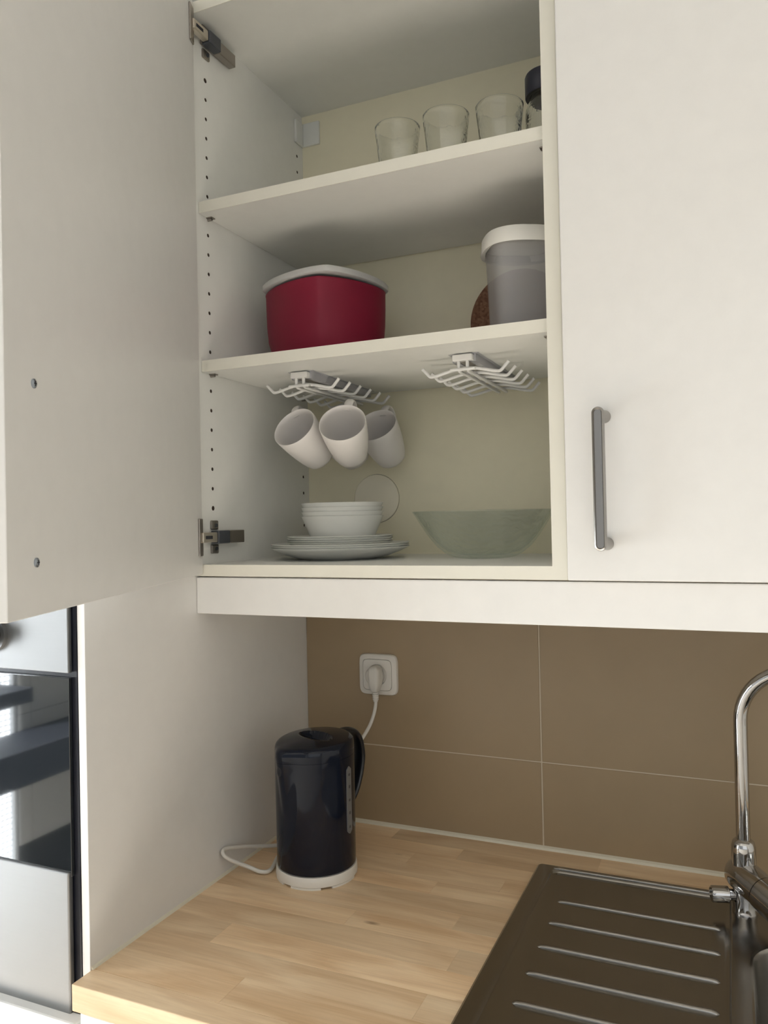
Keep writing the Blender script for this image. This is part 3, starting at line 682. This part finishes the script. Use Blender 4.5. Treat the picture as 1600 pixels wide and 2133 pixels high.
# ---------------------------------------------------------------- socket, kettle, base and cord
so = thing('wall_socket', (150, YT, -360), 'white wall socket on the beige tiles with a plug in it', 'socket')
def sring(a, y_, e, cx_=150.0, cz=-320.0, n=80): return [(x, y_, z_) for x, z_, _ in [(p[0], p[1], 0) for p in squircle(cx_, cz, 0, a, a * 0.985, e, 0, n)]]
make('socket_frame', *loft([sring(39.5, YT, 7), sring(39.8, YT - 4, 7), sring(38.5, YT - 7, 7), sring(31, YT - 10, 7), sring(30.3, YT - 10, 7), sring(30.2, YT - 6, 7)], True, True), 'plastic', so, True, 30)
make('socket_insert', *loft([sring(29.6, YT - 5, 7), sring(29.6, YT - 10.5, 7), sring(29, YT - 11, 7), sring(20.4, YT - 11, 2), sring(20, YT - 10.6, 2), sring(19.4, YT - 6.5, 2)], False, True), 'plastic', so, True, 30)

kb = thing('kettle_base', (127, 140, ZC), 'white round kettle base with a white power cord', 'kettle base')
KX, KY = 130.5, 126.0
make('base_plate', *lathe(KX, KY, [(50, ZC + 3.5), (64, ZC + 3.2), (67.3, ZC + 4), (67.6, ZC + 6), (66.8, ZC + 18), (66, ZC + 19), (50, ZC + 19.5)], 80), 'plastic', kb, True, 40)
for a in (20, 80, 140, 200, 260, 320):
    pts_ = []
    for q in range(9):
        aa = R(a + 44 * q / 8); pts_.append((aa))
    V = []
    for zz in (ZC + 0.05, ZC + 3.4):
        for aa in pts_: V.append((KX + 66.8 * math.cos(aa), KY + 66.8 * math.sin(aa), zz))
        for aa in reversed(pts_): V.append((KX + 54 * math.cos(aa), KY + 54 * math.sin(aa), zz))
    n = 18; F = [list(range(n))[::-1], list(range(n, 2 * n))] + [[i, (i + 1) % n, n + (i + 1) % n, n + i] for i in range(n)]
    make('foot', V, F, 'plastic', kb)
cordpts = [(120, 190, ZC + 9), (95, 225, ZC + 6), (50, 225, ZC + 5), (25, 170, ZC + 12), (3, 110, ZC + 30), (-4.5, 62, ZC + 44), (-1, 48, ZC + 41), (8, 55, ZC + 30), (28, 78, ZC + 12), (50, 83, ZC + 5.5), (58, 100, ZC + 4.5),
           (40, 165, ZC + 4.5), (60, 225, ZC + 4.5), (88, 240, ZC + 25), (100, 244, -520), (116, 256, -472), (136, 280, -438), (147, 304, -412), (151, 318, -392), (152, 326, -375), (152, 328, -362)]
make('power_cord', *tube(spline(cordpts, 10), 3.3, 12), 'cord', kb, True, 70)
pl = make('plug', *join([loft([[(x, y_, z_) for x, z_ in [(146 + r * math.cos(2 * math.pi * i / 40), -322 + r * math.sin(2 * math.pi * i / 40)) for i in range(40)]] for r, y_ in ((17.5, YT - 7), (18, YT - 9), (18, YT - 17), (16, YT - 19))]),
     loft([rr_ for rr_ in [[(152 + (x - 152) * k, y_, z_) for x, y_, z_ in [(p[0], p[1], zz) for p in squircle(152, YT - 24, 0, 11.5 * k, 13 * k, 3.5, 0, 40)]] for zz, k in ((-300, .55), (-301.5, .8), (-306, 1), (-335, .98), (-346, .8), (-348, .72))]])]), 'cord', kb, True, 40)
for i in range(4): make('strain_relief_ring', *lathe(152, YT - 24, [(5.5, -352.5 - 4 * i), (6.6 - .3 * i, -352 - 4 * i), (6.6 - .3 * i, -349.8 - 4 * i), (5.5, -349.3 - 4 * i)], 24), 'cord', pl, True)
make('strain_relief', *lathe(152, YT - 24, [(4.2, -368), (5, -364), (5.4, -346)], 24), 'cord', pl, True)

kt = thing('electric_kettle', (KX, KY, ZC + 20), 'glossy navy-black electric kettle with grey water gauge', 'kettle')
ths = math.atan2(-0.93, -0.355); hdv = Vector((0.355, 0.93, 0)).normalized()
def adiff(a, b): return (a - b + math.pi) % (2 * math.pi) - math.pi
NB = 128
def kring(k, zz_, top=0.0, rec=0.0):
    out = []
    for i in range(NB):
        a = 2 * math.pi * i / NB
        fr = max(0.0, min(1.0, (zz_ + 500) / 100)); d = adiff(a, ths); w = 0.07 + 0.20 * fr
        r = 65.4 * k + 10.5 * fr * math.exp(-(d / w) ** 2) * k ** 2 - (zz_ < -560) * 0
        x, y_ = KX + r * math.cos(a), KY + r * math.sin(a)
        lx = (x - KX) * hdv.x + (y_ - KY) * hdv.y; ly = -(x - KX) * hdv.y + (y_ - KY) * hdv.x
        zq = zz_ + top * lx / 65.0
        u = ((lx - 2) / 17) ** 2 + (ly / 36) ** 2
        if rec and u < 1: zq -= rec * (1 - u) ** 0.5 * (0.65 + 0.35 * max(-1, min(1, (lx - 2) / 12)))
        out.append((x, y_, zq))
    return out
body = [kring(.96, ZC + 20), kring(.995, ZC + 21), kring(1.0, ZC + 24)]
for i in range(1, 26): body.append(kring(1.0 + 0.012 * i / 25, ZC + 24 + (186 - 24) * i / 25, 0.0))
body += [kring(1.014, -419), kring(1.014, -411, 1), kring(1.013, -409.3, 1.5), kring(.99, -409, 1.5)]
make('body', *loft(body), 'kettle', kt, True, 40)
lid = [kring(.985, -408.9, 1.5), kring(1.0135, -408.85, 1.5), kring(1.014, -404, 2), kring(1.012, -398, 3), kring(1.004, -393, 3.5), kring(.985, -389.5, 4), kring(.95, -387, 4), kring(.90, -385.5, 4)]
for i in range(1, 22): k = .90 * (1 - i / 21.5); lid.append(kring(k, -385.5 + 4.5 * (1 - (k / .9) ** 2), 4, 15))
make('lid', *loft(lid), 'kettle', kt, True, 50)
ov_ = Vector((math.cos(ths), math.sin(ths), 0)); op = Vector((KX, KY, -424)) + ov_ * 74.4
make('spout_mouth', *tube([tuple(op - ov_ * 6), tuple(op + ov_ * 0.5), tuple(op + ov_ * 1.2)], 8, 20, ry=5.0, side=(0, 0, 1), taper=[1, 1, .8]), 'gap', kt, True)
def hpt(s, z_): q = Vector((KX, KY, 0)) + hdv * s; return (q.x, q.y, z_)
hpts = spline([hpt(42, -393), hpt(58, -389.5), hpt(75, -389), hpt(89, -395), hpt(98, -410), hpt(102, -436), hpt(97, -464), hpt(87, -490), hpt(74, -508), hpt(62, -516)], 6)
make('handle', *tube(hpts, 13.5, 20, ry=6.5, side=(-hdv.y, hdv.x, 0)), 'kettledark', kt, True, 60)
ga = math.atan2(-0.11, 0.99)
def grid_strip(r, a0, a1, z0, z1, rnd):
    V, n, m = [], 8, 24; rings_ = []
    for j in range(m + 1):
        zz = z0 + (z1 - z0) * j / m; e = min(zz - z0, z1 - zz); wv_ = math.sqrt(max(0.02, 1 - (1 - min(1, e / rnd)) ** 2))
        ac = (a0 + a1) / 2; ring = [(KX + r_ * math.cos(ac + (q - .5) * (a1 - a0) * wv_), KY + r_ * math.sin(ac + (q - .5) * (a1 - a0) * wv_), zz) for r_, qs in ((r, [i / n for i in range(n + 1)]), (r - 2.2, [1 - i / n for i in range(n + 1)])) for q in qs]
        rings_.append(ring)
    return loft(rings_)
gg = make('water_gauge', *grid_strip(67.6, ga - 0.095, ga + 0.095, -532, -424, 6), 'gauge', kt, True, 40)
for i, zz in enumerate((-437, -456, -478, -498, -521)):
    make('gauge_mark', *grid_strip(67.9, ga - .035 + (i % 2) * .01, ga + .03, zz - 2.0 - (i % 2), zz + 2.0, 0.4), 'gaugemark', gg)
